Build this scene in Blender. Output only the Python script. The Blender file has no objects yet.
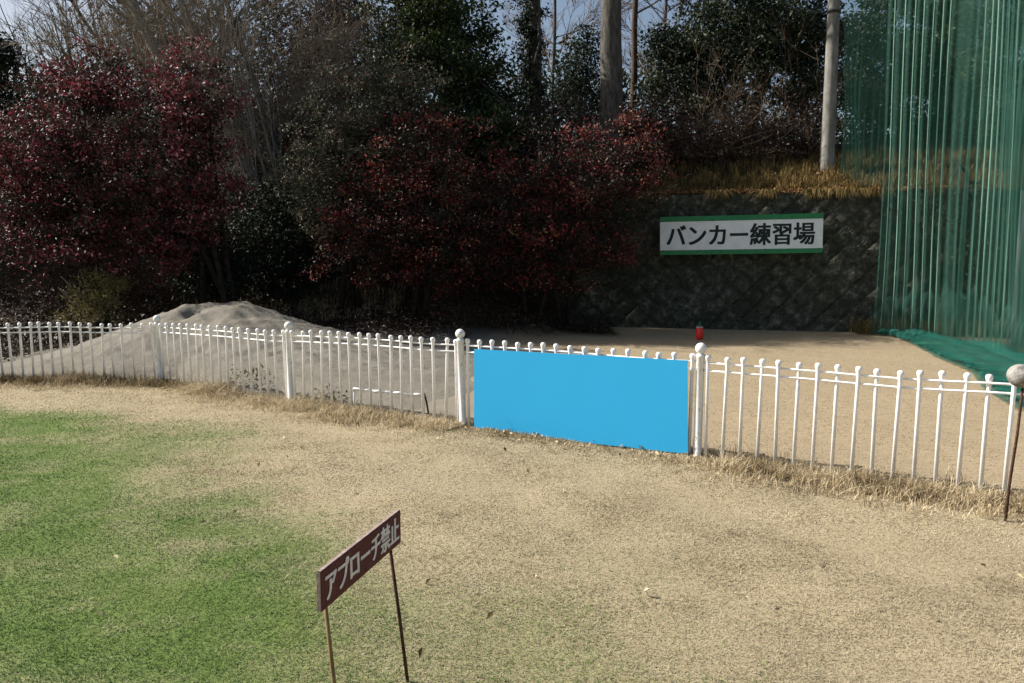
import bpy, bmesh, math, random
import numpy as np
from mathutils import Vector, Matrix

random.seed(7); rng = np.random.default_rng(7)
S = bpy.context.scene
C = S.collection
R = math.radians

# ------------------------------------------------------------------ camera
W_, H_, F_ = 1024, 683, 800.0
CAMZ = 1.95
PITCH = math.atan(91.5 / F_)
def ray(px, py):
    u, v = (px - 512) / F_, (341.5 - py) / F_
    return Vector((u, math.cos(PITCH) + v * math.sin(PITCH), -math.sin(PITCH) + v * math.cos(PITCH)))
def P(px, py, Y):                                  # point of the place seen at a pixel, at world depth Y
    d = ray(px, py); t = Y / d.y
    return Vector((d.x * t, Y, CAMZ + d.z * t))
def G(px, py):                                     # point on the level ground
    d = ray(px, py); t = -CAMZ / d.z
    return Vector((d.x * t, d.y * t, 0))
cd = bpy.data.cameras.new('camera'); cam = bpy.data.objects.new('camera', cd); C.objects.link(cam)
cam.location = (0, 0, CAMZ); cam.rotation_euler = (math.pi / 2 - PITCH, 0, 0)
cd.sensor_width = 36; cd.lens = F_ / W_ * 36; cd.clip_end = 3000; cd.clip_start = .05
S.camera = cam

# ------------------------------------------------------------------ light
SUN_EL = 37; SUN_H = Vector((-.975, .222, 0)).normalized()
sunvec = Vector((SUN_H.x * math.cos(R(SUN_EL)), SUN_H.y * math.cos(R(SUN_EL)), math.sin(R(SUN_EL))))
sl = bpy.data.lights.new('sun', 'SUN'); so = bpy.data.objects.new('sun', sl); C.objects.link(so)
sl.energy = 4.9; sl.angle = R(.53); sl.color = (1, .95, .87)
so.rotation_euler = sunvec.to_track_quat('Z', 'Y').to_euler(); so.location = sunvec * 60
w = bpy.data.worlds.new('World'); S.world = w; w.use_nodes = True
nt = w.node_tree; bg = nt.nodes['Background']
sky = nt.nodes.new('ShaderNodeTexSky'); sky.sky_type = 'NISHITA'; sky.sun_disc = False
sky.sun_elevation = R(SUN_EL); sky.sun_rotation = math.atan2(SUN_H.x, SUN_H.y) % (2 * math.pi)
sky.air_density = 1.0; sky.dust_density = 3.5; sky.ozone_density = 1.0
nt.links.new(sky.outputs[0], bg.inputs[0]); bg.inputs[1].default_value = .073
S.view_settings.view_transform = 'Standard'; S.view_settings.look = 'None'
S.view_settings.exposure = .80; S.view_settings.gamma = 1
S.cycles.use_denoising = True
S.cycles.max_bounces = 8; S.cycles.transparent_max_bounces = 24

# ------------------------------------------------------------------ materials
def mat(name, rough=.8, spec=.3):
    m = bpy.data.materials.new(name); m.use_nodes = True
    b = m.node_tree.nodes['Principled BSDF']
    b.inputs['Roughness'].default_value = rough; b.inputs['Specular IOR Level'].default_value = spec
    return m, m.node_tree, b
def node(nt, t, **kw):
    n = nt.nodes.new(t)
    for k, v in kw.items():
        if k in n.inputs: n.inputs[k].default_value = v
        else: setattr(n, k, v)
    return n
def ramp(nt, stops, fac):
    n = nt.nodes.new('ShaderNodeValToRGB'); e = n.color_ramp.elements
    while len(e) < len(stops): e.new(.5)
    for k, (p, c) in enumerate(stops):
        e[k].position = p; e[k].color = (*c, 1)
    nt.links.new(fac, n.inputs[0]); return n.outputs[0]
def noise(nt, scale, detail=4, rough=.6, vec=None, dist=0):
    n = node(nt, 'ShaderNodeTexNoise', Scale=scale, Detail=detail, Roughness=rough, Distortion=dist)
    if vec is not None: nt.links.new(vec, n.inputs['Vector'])
    return n.outputs[0]
def pos(nt, scale=None):
    g = nt.nodes.new('ShaderNodeNewGeometry').outputs['Position']
    if scale:
        m = node(nt, 'ShaderNodeMapping'); m.inputs['Scale'].default_value = scale
        nt.links.new(g, m.inputs[0]); return m.outputs[0]
    return g
def mix(nt, a, b, f, mode='MIX'):
    n = nt.nodes.new('ShaderNodeMix'); n.data_type = 'RGBA'; n.blend_type = mode
    for s, v in ((6, a), (7, b)):
        if isinstance(v, tuple): n.inputs[s].default_value = (*v, 1)
        else: nt.links.new(v, n.inputs[s])
    if isinstance(f, float): n.inputs[0].default_value = f
    else: nt.links.new(f, n.inputs[0])
    return n.outputs[2]
def bump(nt, b, h, strength=.3, dist=.02):
    n = node(nt, 'ShaderNodeBump', Strength=strength, Distance=dist)
    nt.links.new(h, n.inputs['Height']); nt.links.new(n.outputs[0], b.inputs['Normal'])
def attr(nt, name):
    n = nt.nodes.new('ShaderNodeAttribute'); n.attribute_name = name; return n.outputs['Fac']

def leaf_mat(name, stops, rough=.42, spec=.5, trans=.0):
    m, nt, b = mat(name, rough, spec)
    c = ramp(nt, stops, attr(nt, 'tint')); nt.links.new(c, b.inputs['Base Color'])
    if trans:
        tr = nt.nodes.new('ShaderNodeBsdfTranslucent'); nt.links.new(c, tr.inputs[0])
        mx = nt.nodes.new('ShaderNodeMixShader'); mx.inputs[0].default_value = trans
        nt.links.new(b.outputs[0], mx.inputs[1]); nt.links.new(tr.outputs[0], mx.inputs[2])
        nt.links.new(mx.outputs[0], nt.nodes['Material Output'].inputs[0])
    return m
def simple(name, c1, c2, scale=8, rough=.7, spec=.3, bmp=.15, stretch=None, bd=.01):
    m, nt, b = mat(name, rough, spec)
    n = noise(nt, scale, 5, .65, pos(nt, stretch))
    nt.links.new(ramp(nt, [(.35, c1), (.65, c2)], n), b.inputs['Base Color'])
    if bmp: bump(nt, b, n, bmp, bd)
    return m

# ground: mown green turf -> straw turf -> bunker floor -> leaf litter of the bank
def ground_mat():
    m, nt, b = mat('ground_mat', .95, .1)
    p = pos(nt)
    n1 = noise(nt, 45, 6, .75, p); n2 = noise(nt, 1.3, 5, .6, p); n3 = noise(nt, 9, 5, .7, p)
    ns = noise(nt, 5, 5, .65, pos(nt, (1, 4.5, 1)))
    straw = mix(nt, ramp(nt, [(.25, (.235, .19, .118)), (.5, (.325, .27, .175)), (.75, (.41, .345, .23))], n1),
                ramp(nt, [(.3, (.25, .205, .13)), (.7, (.37, .31, .20))], n2), .45)
    green = ramp(nt, [(.3, (.06, .10, .024)), (.55, (.11, .165, .042)), (.8, (.19, .22, .085))], n1)
    floor = mix(nt, ramp(nt, [(.3, (.205, .16, .102)), (.55, (.31, .25, .165)), (.75, (.39, .32, .22))], ns),
                ramp(nt, [(.3, (.25, .2, .13)), (.7, (.335, .265, .175))], n3), .4)
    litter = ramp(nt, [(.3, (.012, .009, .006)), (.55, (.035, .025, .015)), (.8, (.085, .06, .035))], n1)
    c = mix(nt, straw, green, attr(nt, 'green'))
    sandc = mix(nt, ramp(nt, [(.25, (.14, .128, .108)), (.5, (.21, .194, .164)), (.8, (.27, .25, .215))], noise(nt, 14, 7, .75, p)),
                ramp(nt, [(.35, (.13, .124, .104)), (.65, (.21, .193, .165))], noise(nt, 1.6, 5, .65, p)), .45)
    floor = mix(nt, floor, sandc, attr(nt, 'sandy'))
    c = mix(nt, c, floor, attr(nt, 'floor'))
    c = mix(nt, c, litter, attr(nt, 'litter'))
    nt.links.new(c, b.inputs['Base Color'])
    bump(nt, b, mix(nt, n1, n3, .5), .5, .02)
    return m

M = {}
M['ground'] = ground_mat()
def white_paint():
    m, nt, b = mat('white_paint', .45, .4)
    p = pos(nt); n = noise(nt, 9, 6, .7, p)
    c = ramp(nt, [(.25, (.60, .59, .56)), (.45, (.82, .82, .81)), (1, (.87, .87, .86))], n)
    c = mix(nt, c, (.26, .14, .07), ramp(nt, [(.66, (0, 0, 0)), (.71, (.85, .85, .85))], noise(nt, 23, 5, .75, p)))
    nt.links.new(c, b.inputs['Base Color']); bump(nt, b, n, .1, .004); return m
M['white'] = white_paint()
# worn white paint with small rust scabs near the ground
def worn():
    m, nt, b = mat('worn_white_paint', .45, .4)
    p = pos(nt); n = noise(nt, 30, 6, .7, p)
    c = ramp(nt, [(.3, (.42, .40, .37)), (.42, (.74, .74, .72)), (1, (.84, .84, .83))], n)
    rust = ramp(nt, [(.60, (0, 0, 0)), (.67, (.9, .9, .9))], noise(nt, 17, 5, .75, p))
    c = mix(nt, c, (.20, .10, .05), rust)
    nt.links.new(c, b.inputs['Base Color']); bump(nt, b, n, .2, .004); return m
M['worn'] = worn()
M['blue'] = simple('blue_sheet', (.030, .34, .64), (.031, .345, .65), 3, .8, .1, 0)
M['green_plate'] = simple('green_strip', (.012, .17, .06), (.02, .22, .085), 9, .45, .4, .02)
M['sign_white'] = simple('sign_white', (.74, .76, .80), (.86, .87, .90), 5, .4, .4, .02)
M['letter'] = simple('sign_letter', (.006, .014, .016), (.012, .024, .026), 9, .6, .3, 0)
M['maroon'] = simple('maroon_board', (.070, .016, .016), (.125, .032, .030), 30, .75, .3, .4, (1, 1, 5), .004)
M['cream'] = simple('board_letter', (.62, .59, .57), (.80, .77, .75), 40, .8, .2, 0)
M['wood_edge'] = simple('board_edge', (.22, .16, .15), (.36, .28, .27), 40, .8, .2, .2)
M['rust'] = simple('rusty_rod', (.03, .014, .01), (.085, .04, .025), 40, .8, .3, .3, None, .003)
M['tan_rod'] = simple('tan_stake', (.15, .10, .04), (.27, .19, .085), 40, .75, .3, .3, (1, 1, .3), .003)
M['ballgrey'] = simple('weathered_ball', (.13, .125, .115), (.33, .32, .30), 16, .7, .3, .1)
M['concrete'] = simple('pole_concrete', (.12, .117, .105), (.25, .243, .22), 7, .85, .2, .2, (1, 1, .35))
M['steel'] = simple('post_grey', (.28, .31, .33), (.42, .46, .48), 6, .6, .4, .1, (1, 1, .2))
M['darkmetal'] = simple('dark_bracket', (.02, .018, .016), (.05, .045, .04), 20, .7, .3, .1)
M['red'] = simple('red_plastic', (.75, .025, .02), (.85, .04, .03), 30, .35, .5, .03)
M['pinkrim'] = simple('pale_rim', (.5, .36, .34), (.62, .46, .44), 20, .5, .4, 0)
M['greencap'] = simple('green_plastic', (.006, .07, .025), (.012, .11, .04), 20, .45, .4, 0)
M['bark'] = simple('grey_bark', (.04, .037, .032), (.125, .115, .10), 14, .9, .15, .8, (1, 1, .22), .03)
M['barkb'] = simple('brown_bark', (.04, .025, .016), (.11, .072, .05), 14, .9, .15, .6, (1, 1, .25), .02)
M['barkp'] = simple('pale_bark', (.16, .15, .135), (.34, .325, .30), 9, .9, .15, .6, (1, 1, .3), .02)
M['twig'] = simple('twig_bark', (.075, .052, .036), (.20, .145, .105), 6, .9, .15, 0)
M['paletwig'] = simple('pale_twig', (.15, .12, .09), (.32, .265, .205), 6, .9, .15, 0)
M['dktwig'] = simple('dark_twig', (.018, .014, .011), (.045, .036, .028), 6, .95, .1, 0)
def sand():
    m, nt, b = mat('sand', .95, .1)
    p = pos(nt); n = noise(nt, 14, 7, .75, p); n2 = noise(nt, 1.6, 5, .65, p)
    n3 = noise(nt, 5, 5, .7, pos(nt, (1, 1, 2.2)))
    c = mix(nt, ramp(nt, [(.25, (.13, .117, .095)), (.5, (.195, .176, .144)), (.8, (.255, .232, .192))], n),
            ramp(nt, [(.35, (.13, .124, .104)), (.65, (.21, .193, .165))], n2), .45)
    stain = ramp(nt, [(.60, (0, 0, 0)), (.70, (1, 1, 1))], n3)
    c = mix(nt, c, (.10, .10, .065), mix(nt, (0, 0, 0), stain, .62))
    nt.links.new(c, b.inputs['Base Color']); bump(nt, b, mix(nt, n, n3, .4), .7, .05); return m
M['sand'] = sand()
def wall_mat():
    m, nt, b = mat('block_wall', .95, .15)
    p = pos(nt); n = noise(nt, 6, 7, .75, p); n2 = noise(nt, .9, 4, .6, p); t = attr(nt, 'tint')
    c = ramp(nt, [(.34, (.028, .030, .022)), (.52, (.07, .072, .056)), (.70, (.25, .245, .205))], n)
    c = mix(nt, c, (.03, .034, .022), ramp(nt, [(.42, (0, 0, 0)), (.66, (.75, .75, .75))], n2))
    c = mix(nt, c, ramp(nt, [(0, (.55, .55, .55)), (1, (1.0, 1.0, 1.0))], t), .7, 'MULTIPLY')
    nt.links.new(c, b.inputs['Base Color']); bump(nt, b, n, .6, .03); return m
M['wall'] = wall_mat()
def net_mat(nm='green_netting', thr=.106):
    m, nt, b = mat(nm, .7, .2)
    uv = nt.nodes.new('ShaderNodeUVMap').outputs[0]
    sp = nt.nodes.new('ShaderNodeSeparateXYZ'); nt.links.new(uv, sp.inputs[0])
    def tri(sock):
        a = node(nt, 'ShaderNodeMath', operation='PINGPONG'); a.inputs[1].default_value = .5; nt.links.new(sock, a.inputs[0])
        l = node(nt, 'ShaderNodeMath', operation='LESS_THAN'); l.inputs[1].default_value = thr; nt.links.new(a.outputs[0], l.inputs[0])
        return l.outputs[0]
    mx = node(nt, 'ShaderNodeMath', operation='MAXIMUM')
    nt.links.new(tri(sp.outputs[0]), mx.inputs[0]); nt.links.new(tri(sp.outputs[1]), mx.inputs[1])
    n = noise(nt, 1.2, 4, .6, pos(nt))
    nt.links.new(ramp(nt, [(.3, (.030, .105, .08)), (.7, (.055, .155, .122))], n), b.inputs['Base Color'])
    tr = nt.nodes.new('ShaderNodeBsdfTransparent'); ms = nt.nodes.new('ShaderNodeMixShader')
    tl = nt.nodes.new('ShaderNodeBsdfTranslucent'); tl.inputs[0].default_value = (.034, .14, .108, 1)
    m2 = nt.nodes.new('ShaderNodeMixShader'); m2.inputs[0].default_value = .35
    nt.links.new(b.outputs[0], m2.inputs[1]); nt.links.new(tl.outputs[0], m2.inputs[2])
    nt.links.new(mx.outputs[0], ms.inputs[0]); nt.links.new(tr.outputs[0], ms.inputs[1]); nt.links.new(m2.outputs[0], ms.inputs[2])
    nt.links.new(ms.outputs[0], nt.nodes['Material Output'].inputs[0]); return m
M['net'] = net_mat(); M['skirt'] = net_mat('heaped_netting', .17)
for n_ in M['skirt'].node_tree.nodes:
    if n_.type == 'VALTORGB': n_.color_ramp.elements[0].color = (.014, .12, .09, 1); n_.color_ramp.elements[1].color = (.026, .175, .135, 1)
def shade_toned_net():  # same green net, sparser, with the tree shade put into its darker colours
    m = net_mat('shade_toned_netting', .05)
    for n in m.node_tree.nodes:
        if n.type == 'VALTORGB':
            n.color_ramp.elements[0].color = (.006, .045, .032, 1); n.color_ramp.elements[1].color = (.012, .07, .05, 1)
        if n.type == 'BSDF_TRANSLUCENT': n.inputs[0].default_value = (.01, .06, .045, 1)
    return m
M['shadednet'] = shade_toned_net(); M['lownet'] = net_mat('loose_netting', .06)
M['rope'] = simple('pale_green_rope', (.12, .23, .175), (.19, .32, .25), 20, .8, .2, 0)
M['redleaf'] = leaf_mat('red_leaf', [(0, (.012, .016, .010)), (.35, (.04, .026, .018)), (.6, (.075, .02, .024)), (.85, (.20, .028, .048)), (.95, (.30, .05, .065)), (1, (.34, .15, .15))], .55, .28, .2)
M['darkredleaf'] = leaf_mat('dark_red_leaf', [(0, (.012, .014, .008)), (.45, (.03, .018, .012)), (.7, (.075, .02, .018)), (.88, (.30, .028, .04)), (1, (.28, .16, .08))], .56, .28, .22)
M['greyleaf'] = leaf_mat('grey_green_leaf', [(0, (.02, .022, .014)), (.5, (.065, .068, .044)), (.85, (.13, .125, .09)), (1, (.18, .06, .05))], .6, .2, .15)
M['green'] = leaf_mat('evergreen_leaf', [(0, (.010, .018, .007)), (.5, (.026, .042, .014)), (1, (.12, .155, .045))], .55, .25, .2)
M['dkgreen'] = leaf_mat('dark_evergreen_leaf', [(0, (.008, .015, .010)), (.5, (.024, .036, .02)), (1, (.06, .075, .042))], .55, .18, .1)
M['brown'] = leaf_mat('brown_leaf', [(0, (.018, .011, .008)), (.5, (.055, .032, .022)), (1, (.14, .085, .055))], .6, .3)
M['yellow'] = leaf_mat('yellow_green_leaf', [(0, (.04, .04, .012)), (.5, (.13, .12, .036)), (1, (.30, .24, .09))], .6, .3, .25)
M['litterleaf'] = leaf_mat('litter_leaf', [(0, (.04, .022, .012)), (.5, (.19, .095, .04)), (1, (.40, .23, .11))], .75, .2, .15)
M['straw'] = leaf_mat('dry_straw', [(0, (.13, .10, .055)), (.5, (.32, .25, .14)), (1, (.52, .43, .27))], .8, .2, .2)
M['weed'] = leaf_mat('dry_weed', [(0, (.05, .044, .018)), (.3, (.15, .11, .05)), (.6, (.40, .315, .19)), (1, (.60, .51, .35))], .8, .2, .2)
M['bankgrass'] = leaf_mat('bank_grass', [(0, (.04, .038, .012)), (.5, (.16, .115, .038)), (1, (.36, .235, .095))], .7, .2, .2)
M['turf'] = leaf_mat('turf_blade', [(0, (.045, .092, .018)), (.2, (.118, .192, .045)), (.42, (.25, .275, .105)), (.46, (.20, .165, .102)), (.72, (.365, .31, .205)), (1, (.51, .45, .32))], .75, .2, .2)

# ------------------------------------------------------------------ mesh helpers
def obj(name, me, m, parent=None):
    o = bpy.data.objects.new(name, me); C.objects.link(o)
    if m is not None and not me.materials: me.materials.append(m)
    if parent: o.parent = parent
    return o
def tag(o, label, cat, group=None):
    o['label'] = label; o['category'] = cat
    if group: o['group'] = group
    return o
def kind(o, k): o['kind'] = k; return o
def thing(name, label, cat, loc=(0, 0, 0), group=None):
    o = bpy.data.objects.new(name, None); C.objects.link(o); o.location = loc; o.empty_display_size = .2
    return tag(o, label, cat, group)
def npmesh(name, verts, faces, tint=None, smooth=False):
    """verts (N,3); faces (M,k) all the same k; tint per vertex"""
    me = bpy.data.meshes.new(name); n, (m, k) = len(verts), faces.shape
    me.vertices.add(n); me.vertices.foreach_set('co', np.ascontiguousarray(verts, np.float32).ravel())
    me.loops.add(m * k); me.loops.foreach_set('vertex_index', np.ascontiguousarray(faces, np.int32).ravel())
    me.polygons.add(m); me.polygons.foreach_set('loop_start', np.arange(0, m * k, k, dtype=np.int32))
    me.update(calc_edges=True)
    me.polygons.foreach_set('use_smooth', np.full(m, smooth))
    if tint is not None:
        for an, av in (tint.items() if isinstance(tint, dict) else [('tint', tint)]):
            a = me.attributes.new(an, 'FLOAT', 'POINT'); a.data.foreach_set('value', np.ascontiguousarray(av, np.float32))
    me.validate(); return me
def unit(a): return a / np.maximum(np.linalg.norm(a, axis=1, keepdims=True), 1e-6)

def leaves_mesh(name, c, size, tint, up=.35, aspect=.5, origin=(0, 0, 0)):
    n = len(c); nr = rng.normal(size=(n, 3)); nr[:, 2] += up * 2; nr = unit(nr)
    t = unit(np.cross(nr, rng.normal(size=(n, 3)))); b = np.cross(nr, t)
    L = (size * rng.uniform(.6, 1.3, n))[:, None] if not np.isscalar(size) else (size * rng.uniform(.6, 1.3, n))[:, None]
    Wd = L * aspect * .5
    fold = nr * L * rng.uniform(.05, .22, n)[:, None]
    v = np.empty((n, 4, 3)); v[:, 0] = c - t * L * .5; v[:, 2] = c + t * L * .5 - fold * .6
    v[:, 1] = c + b * Wd + fold * .5 - t * L * .05; v[:, 3] = c - b * Wd + fold * .5 - t * L * .05
    v = v.reshape(-1, 3) - np.array(origin)
    i = np.arange(n)[:, None] * 4
    f = np.stack([np.hstack([i, i + 1, i + 2]), np.hstack([i, i + 2, i + 3])], 1).reshape(-1, 3)
    return npmesh(name, v, f, np.repeat(tint, 4))

def blades_mesh(name, c, h, wd, tint, lean=.5, origin=(0, 0, 0)):
    """curved grass blades: two stacked segments each"""
    n = len(c); a = rng.uniform(0, 2 * math.pi, n)
    side = np.stack([np.cos(a), np.sin(a), np.zeros(n)], 1); a2 = a + math.pi / 2 + rng.normal(0, .4, n)
    ld = np.stack([np.cos(a2), np.sin(a2), np.zeros(n)], 1); q = (np.abs(rng.normal(0, lean, n)) * h)[:, None]
    up = np.array([[0, 0, 1.]]); hh = np.asarray(h)[:, None]; ww = np.asarray(wd)[:, None]
    v = np.empty((n, 5, 3))
    v[:, 0] = c - side * ww * .5; v[:, 1] = c + side * ww * .5
    mid = c + ld * q * .35 + up * hh * .6
    v[:, 2] = mid + side * ww * .4; v[:, 3] = mid - side * ww * .4
    v[:, 4] = c + ld * q + up * hh * .95
    i = np.arange(n)[:, None] * 5
    f = np.stack([np.hstack([i, i + 1, i + 2]), np.hstack([i, i + 2, i + 3]), np.hstack([i + 3, i + 2, i + 4])], 1).reshape(-1, 3)
    return npmesh(name, v.reshape(-1, 3) - np.array(origin), f, np.repeat(tint, 5))

def tubes_mesh(name, lines, sides=6, origin=(0, 0, 0), cap=True):
    """lines: list of (points list, radii list)"""
    V, Fq = [], []; o = np.array(origin)
    for pts, rad in lines:
        pts = np.asarray([tuple(p) for p in pts], float); k = len(pts); base = len(V)
        d = np.gradient(pts, axis=0); d = unit(d)
        ref = np.array([0, 0, 1.]) if abs(d[0][2]) < .9 else np.array([1., 0, 0])
        u = np.cross(d[0], ref); u /= np.linalg.norm(u)
        for j in range(k):
            u = u - d[j] * np.dot(u, d[j]); u /= max(np.linalg.norm(u), 1e-6); v = np.cross(d[j], u)
            for s in range(sides):
                an = 2 * math.pi * s / sides
                V.append(pts[j] + rad[j] * (math.cos(an) * u + math.sin(an) * v) - o)
        for j in range(k - 1):
            for s in range(sides):
                s2 = (s + 1) % sides
                Fq.append((base + j * sides + s, base + j * sides + s2, base + (j + 1) * sides + s2, base + (j + 1) * sides + s))
        if cap:
            for j in (0, k - 1):
                ci = len(V); V.append(pts[j] - o)
                for s in range(0, sides, 1):
                    s2 = (s + 1) % sides; a, b = base + j * sides + s, base + j * sides + s2
                    Fq.append((b, a, ci, ci) if j == 0 else (a, b, ci, ci))
    me = bpy.data.meshes.new(name)
    F2 = [f if f[2] != f[3] else f[:3] for f in Fq]
    me.from_pydata([tuple(v) for v in V], [], F2)
    me.polygons.foreach_set('use_smooth', np.full(len(me.polygons), True)); me.update(); return me

def lathe(name, prof, seg=16):
    """prof: list of (r,z)"""
    bm = bmesh.new(); rings = []
    for r, z in prof:
        if r < 1e-5: rings.append([bm.verts.new((0, 0, z))])
        else: rings.append([bm.verts.new((r * math.cos(2 * math.pi * s / seg), r * math.sin(2 * math.pi * s / seg), z)) for s in range(seg)])
    for a, b in zip(rings, rings[1:]):
        for s in range(seg):
            s2 = (s + 1) % seg
            q = [a[s % len(a)], a[s2 % len(a)], b[s2 % len(b)], b[s % len(b)]]
            q = [x for k, x in enumerate(q) if x not in q[:k]]
            if len(q) > 2: bm.faces.new(q)
    for f in bm.faces: f.smooth = True
    bmesh.ops.recalc_face_normals(bm, faces=bm.faces)
    me = bpy.data.meshes.new(name); bm.to_mesh(me); bm.free(); return me
def box(name, lo, hi, bevel=.003):
    bm = bmesh.new(); bmesh.ops.create_cube(bm, size=1)
    for v in bm.verts:
        v.co = Vector([(lo[k] + hi[k]) / 2 + v.co[k] * (hi[k] - lo[k]) for k in range(3)])
    if bevel: bmesh.ops.bevel(bm, geom=bm.edges[:], offset=bevel, segments=2, affect='EDGES')
    me = bpy.data.meshes.new(name); bm.to_mesh(me); bm.free(); return me
def text_mesh(name, body, x0, x1, z0, z1, y, depth, weight=0, bold=0):
    """lettering standing in the XZ plane, facing -Y, fitted into a rectangle"""
    cu = bpy.data.curves.new('lettering', 'FONT'); cu.body = body; cu.offset = weight; cu.extrude = .5
    to = bpy.data.objects.new('lettering', cu); C.objects.link(to)
    bpy.context.view_layer.update()
    me = bpy.data.meshes.new_from_object(to.evaluated_get(bpy.context.evaluated_depsgraph_get()))
    bpy.data.objects.remove(to); bpy.data.curves.remove(cu)
    me.name = name
    co = np.array([v.co[:] for v in me.vertices]); lo, hi = co.min(0), co.max(0)
    q = (co - lo) / (hi - lo)
    out = np.stack([x0 + q[:, 0] * (x1 - x0), y - depth * q[:, 2], z0 + q[:, 1] * (z1 - z0)], 1)
    me.vertices.foreach_set('co', out.astype(np.float32).ravel()); me.materials.clear(); me.update()
    if bold:
        bm = bmesh.new()
        for k, (dx, dz) in enumerate(((0, 0), (1, 0), (.5, .6), (-.0, .6), (1, .6))):
            q = me.copy(); q.transform(Matrix.Translation((bold * (dx - .5), -.0004 * k, bold * (dz - .3)))); bm.from_mesh(q); bpy.data.meshes.remove(q)
        bm.to_mesh(me); bm.free()
    return me

# ------------------------------------------------------------------ terrain
def sst(a, b, x): t = np.clip((x - a) / (b - a), 0, 1); return t * t * (3 - 2 * t)
WA, WB = np.array([3.7, 20.0]), np.array([8.46, 18.9])          # two points of the retaining wall's foot
wdv = (WB - WA) / np.linalg.norm(WB - WA); wn = np.array([-wdv[1], wdv[0]])   # wn points behind the wall
def hsh(x, y, s): return np.sin(x * 1.7 / s + 1.3) * np.cos(y * 2.1 / s + .7) + .5 * np.sin(x * 3.9 / s + y * 2.9 / s)
def terrain(x, y):
    x = np.asarray(x, float); y = np.asarray(y, float)
    foot = 17.7 + .35 * np.sin(x * .7) + .35 * sst(-1.5, .5, x)
    t = y - foot
    hl = 6.1 * sst(-.6, 8.6, t) + np.clip(t - 7, 0, 60) * .02
    s = (x - WA[0]) * wn[0] + (y - WA[1]) * wn[1]
    hr = 3.25 * np.clip((s - .42) / .2, 0, 1) + .36 * np.clip(s - .5, 0, 5.5) + np.clip(s - 6, 0, 60) * .02
    k = sst(.3, 1.8, x)
    h = hl * (1 - k) + hr * k
    h = h + .07 * hsh(x, y, 1.3) * sst(.2, 1.2, h)
    return h + .012 * hsh(x, y, 1.0) * (y < 17)
gy = np.array([3.0, 3.6, 4.2, 5.4, 6.2, 7.4, 8.6, 9.3, 9.9, 11]); gx = np.array([-.88, -.98, -1.12, -1.65, -2.3, -2.9, -3.5, -4.7, -6.3, -12])
_lat = np.random.default_rng(3).random((257, 257))
def vn(x, y, sc):
    u, v = np.asarray(x) / sc + 1000, np.asarray(y) / sc + 1000
    i, j = np.floor(u).astype(int), np.floor(v).astype(int); a, b = u - i, v - j
    a, b = a * a * (3 - 2 * a), b * b * (3 - 2 * b); i %= 256; j %= 256
    return (_lat[i, j] * (1 - a) + _lat[i + 1, j] * a) * (1 - b) + (_lat[i, j + 1] * (1 - a) + _lat[i + 1, j + 1] * a) * b
def wob(x, y): return np.sin(x * 2.3 + y * 1.1) * .5 + np.sin(x * 5.1 - y * 3.3 + 1) * .3 + np.sin(x * 9.7 + y * 7.9) * .2
def greenness(x, y):
    d = np.interp(y, gy, gx) - x + .22 * wob(x, y)
    d = d + .8 * (vn(x, y, .7) - .5) + .6 * (vn(x, y * 1.6, .22) - .5)
    g = sst(-1.0, 1.25, d) ** 1.15
    patch = .38 * sst(.55, .95, vn(x + 7, y * 1.5, .55)) + .30 * sst(.5, .95, vn(x + 3, y * 1.7, .16))
    return np.clip(g * (1 - patch) + (.10 + .22 * sst(.5, .9, vn(x - 9, y, .8))) * (1 - sst(4.2, 6.5, y)) * (1 - sst(.2, 2.0, x)), 0, 1)

# fence line (posts)
_p1 = G(161, 382)
FP = [Vector((_p1.x - 4.0, _p1.y + .12, 0)), G(161, 382), G(291, 403), G(463, 425), G(697, 458)]
dirn = (G(981, 497) - FP[4]).normalized(); FP.append(FP[4] + dirn * (FP[4] - FP[3]).length); FP.append(FP[5] + dirn * 3.0)
FX = np.array([p.x for p in FP]); FY = np.array([p.y for p in FP])
def fence_y(x):
    x = np.asarray(x, float); y = np.interp(x, FX, FY)
    y = np.where(x > FX[-1], FY[-1] + (x - FX[-1]) * dirn.y / dirn.x, y)
    return np.where(x < FX[0], FY[0] + (FX[0] - x) * .03, y)

xs = np.concatenate([-np.geomspace(420, 15, 16), np.arange(-14, 14.01, .2), np.geomspace(15, 420, 16)])
ys = np.concatenate([[-60, -30, -15, -8, -4, -1], np.arange(1, 30.01, .2), np.geomspace(31, 700, 16)])
XX, YY = np.meshgrid(xs, ys); ZZ = terrain(XX, YY)
nx, ny = len(xs), len(ys); ii = (np.arange(ny - 1)[:, None] * nx + np.arange(nx - 1)[None]).ravel()
gf = np.stack([ii, ii + 1, ii + nx + 1, ii + nx], 1)
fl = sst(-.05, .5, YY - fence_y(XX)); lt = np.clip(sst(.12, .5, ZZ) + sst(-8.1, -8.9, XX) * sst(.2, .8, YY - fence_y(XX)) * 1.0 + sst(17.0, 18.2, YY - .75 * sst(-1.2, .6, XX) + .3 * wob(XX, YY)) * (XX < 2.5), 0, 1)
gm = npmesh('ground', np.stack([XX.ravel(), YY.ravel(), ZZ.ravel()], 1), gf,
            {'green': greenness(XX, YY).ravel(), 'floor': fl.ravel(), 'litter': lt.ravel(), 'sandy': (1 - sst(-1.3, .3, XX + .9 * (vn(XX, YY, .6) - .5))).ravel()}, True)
kind(obj('ground', gm, M['ground']), 'structure')

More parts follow.
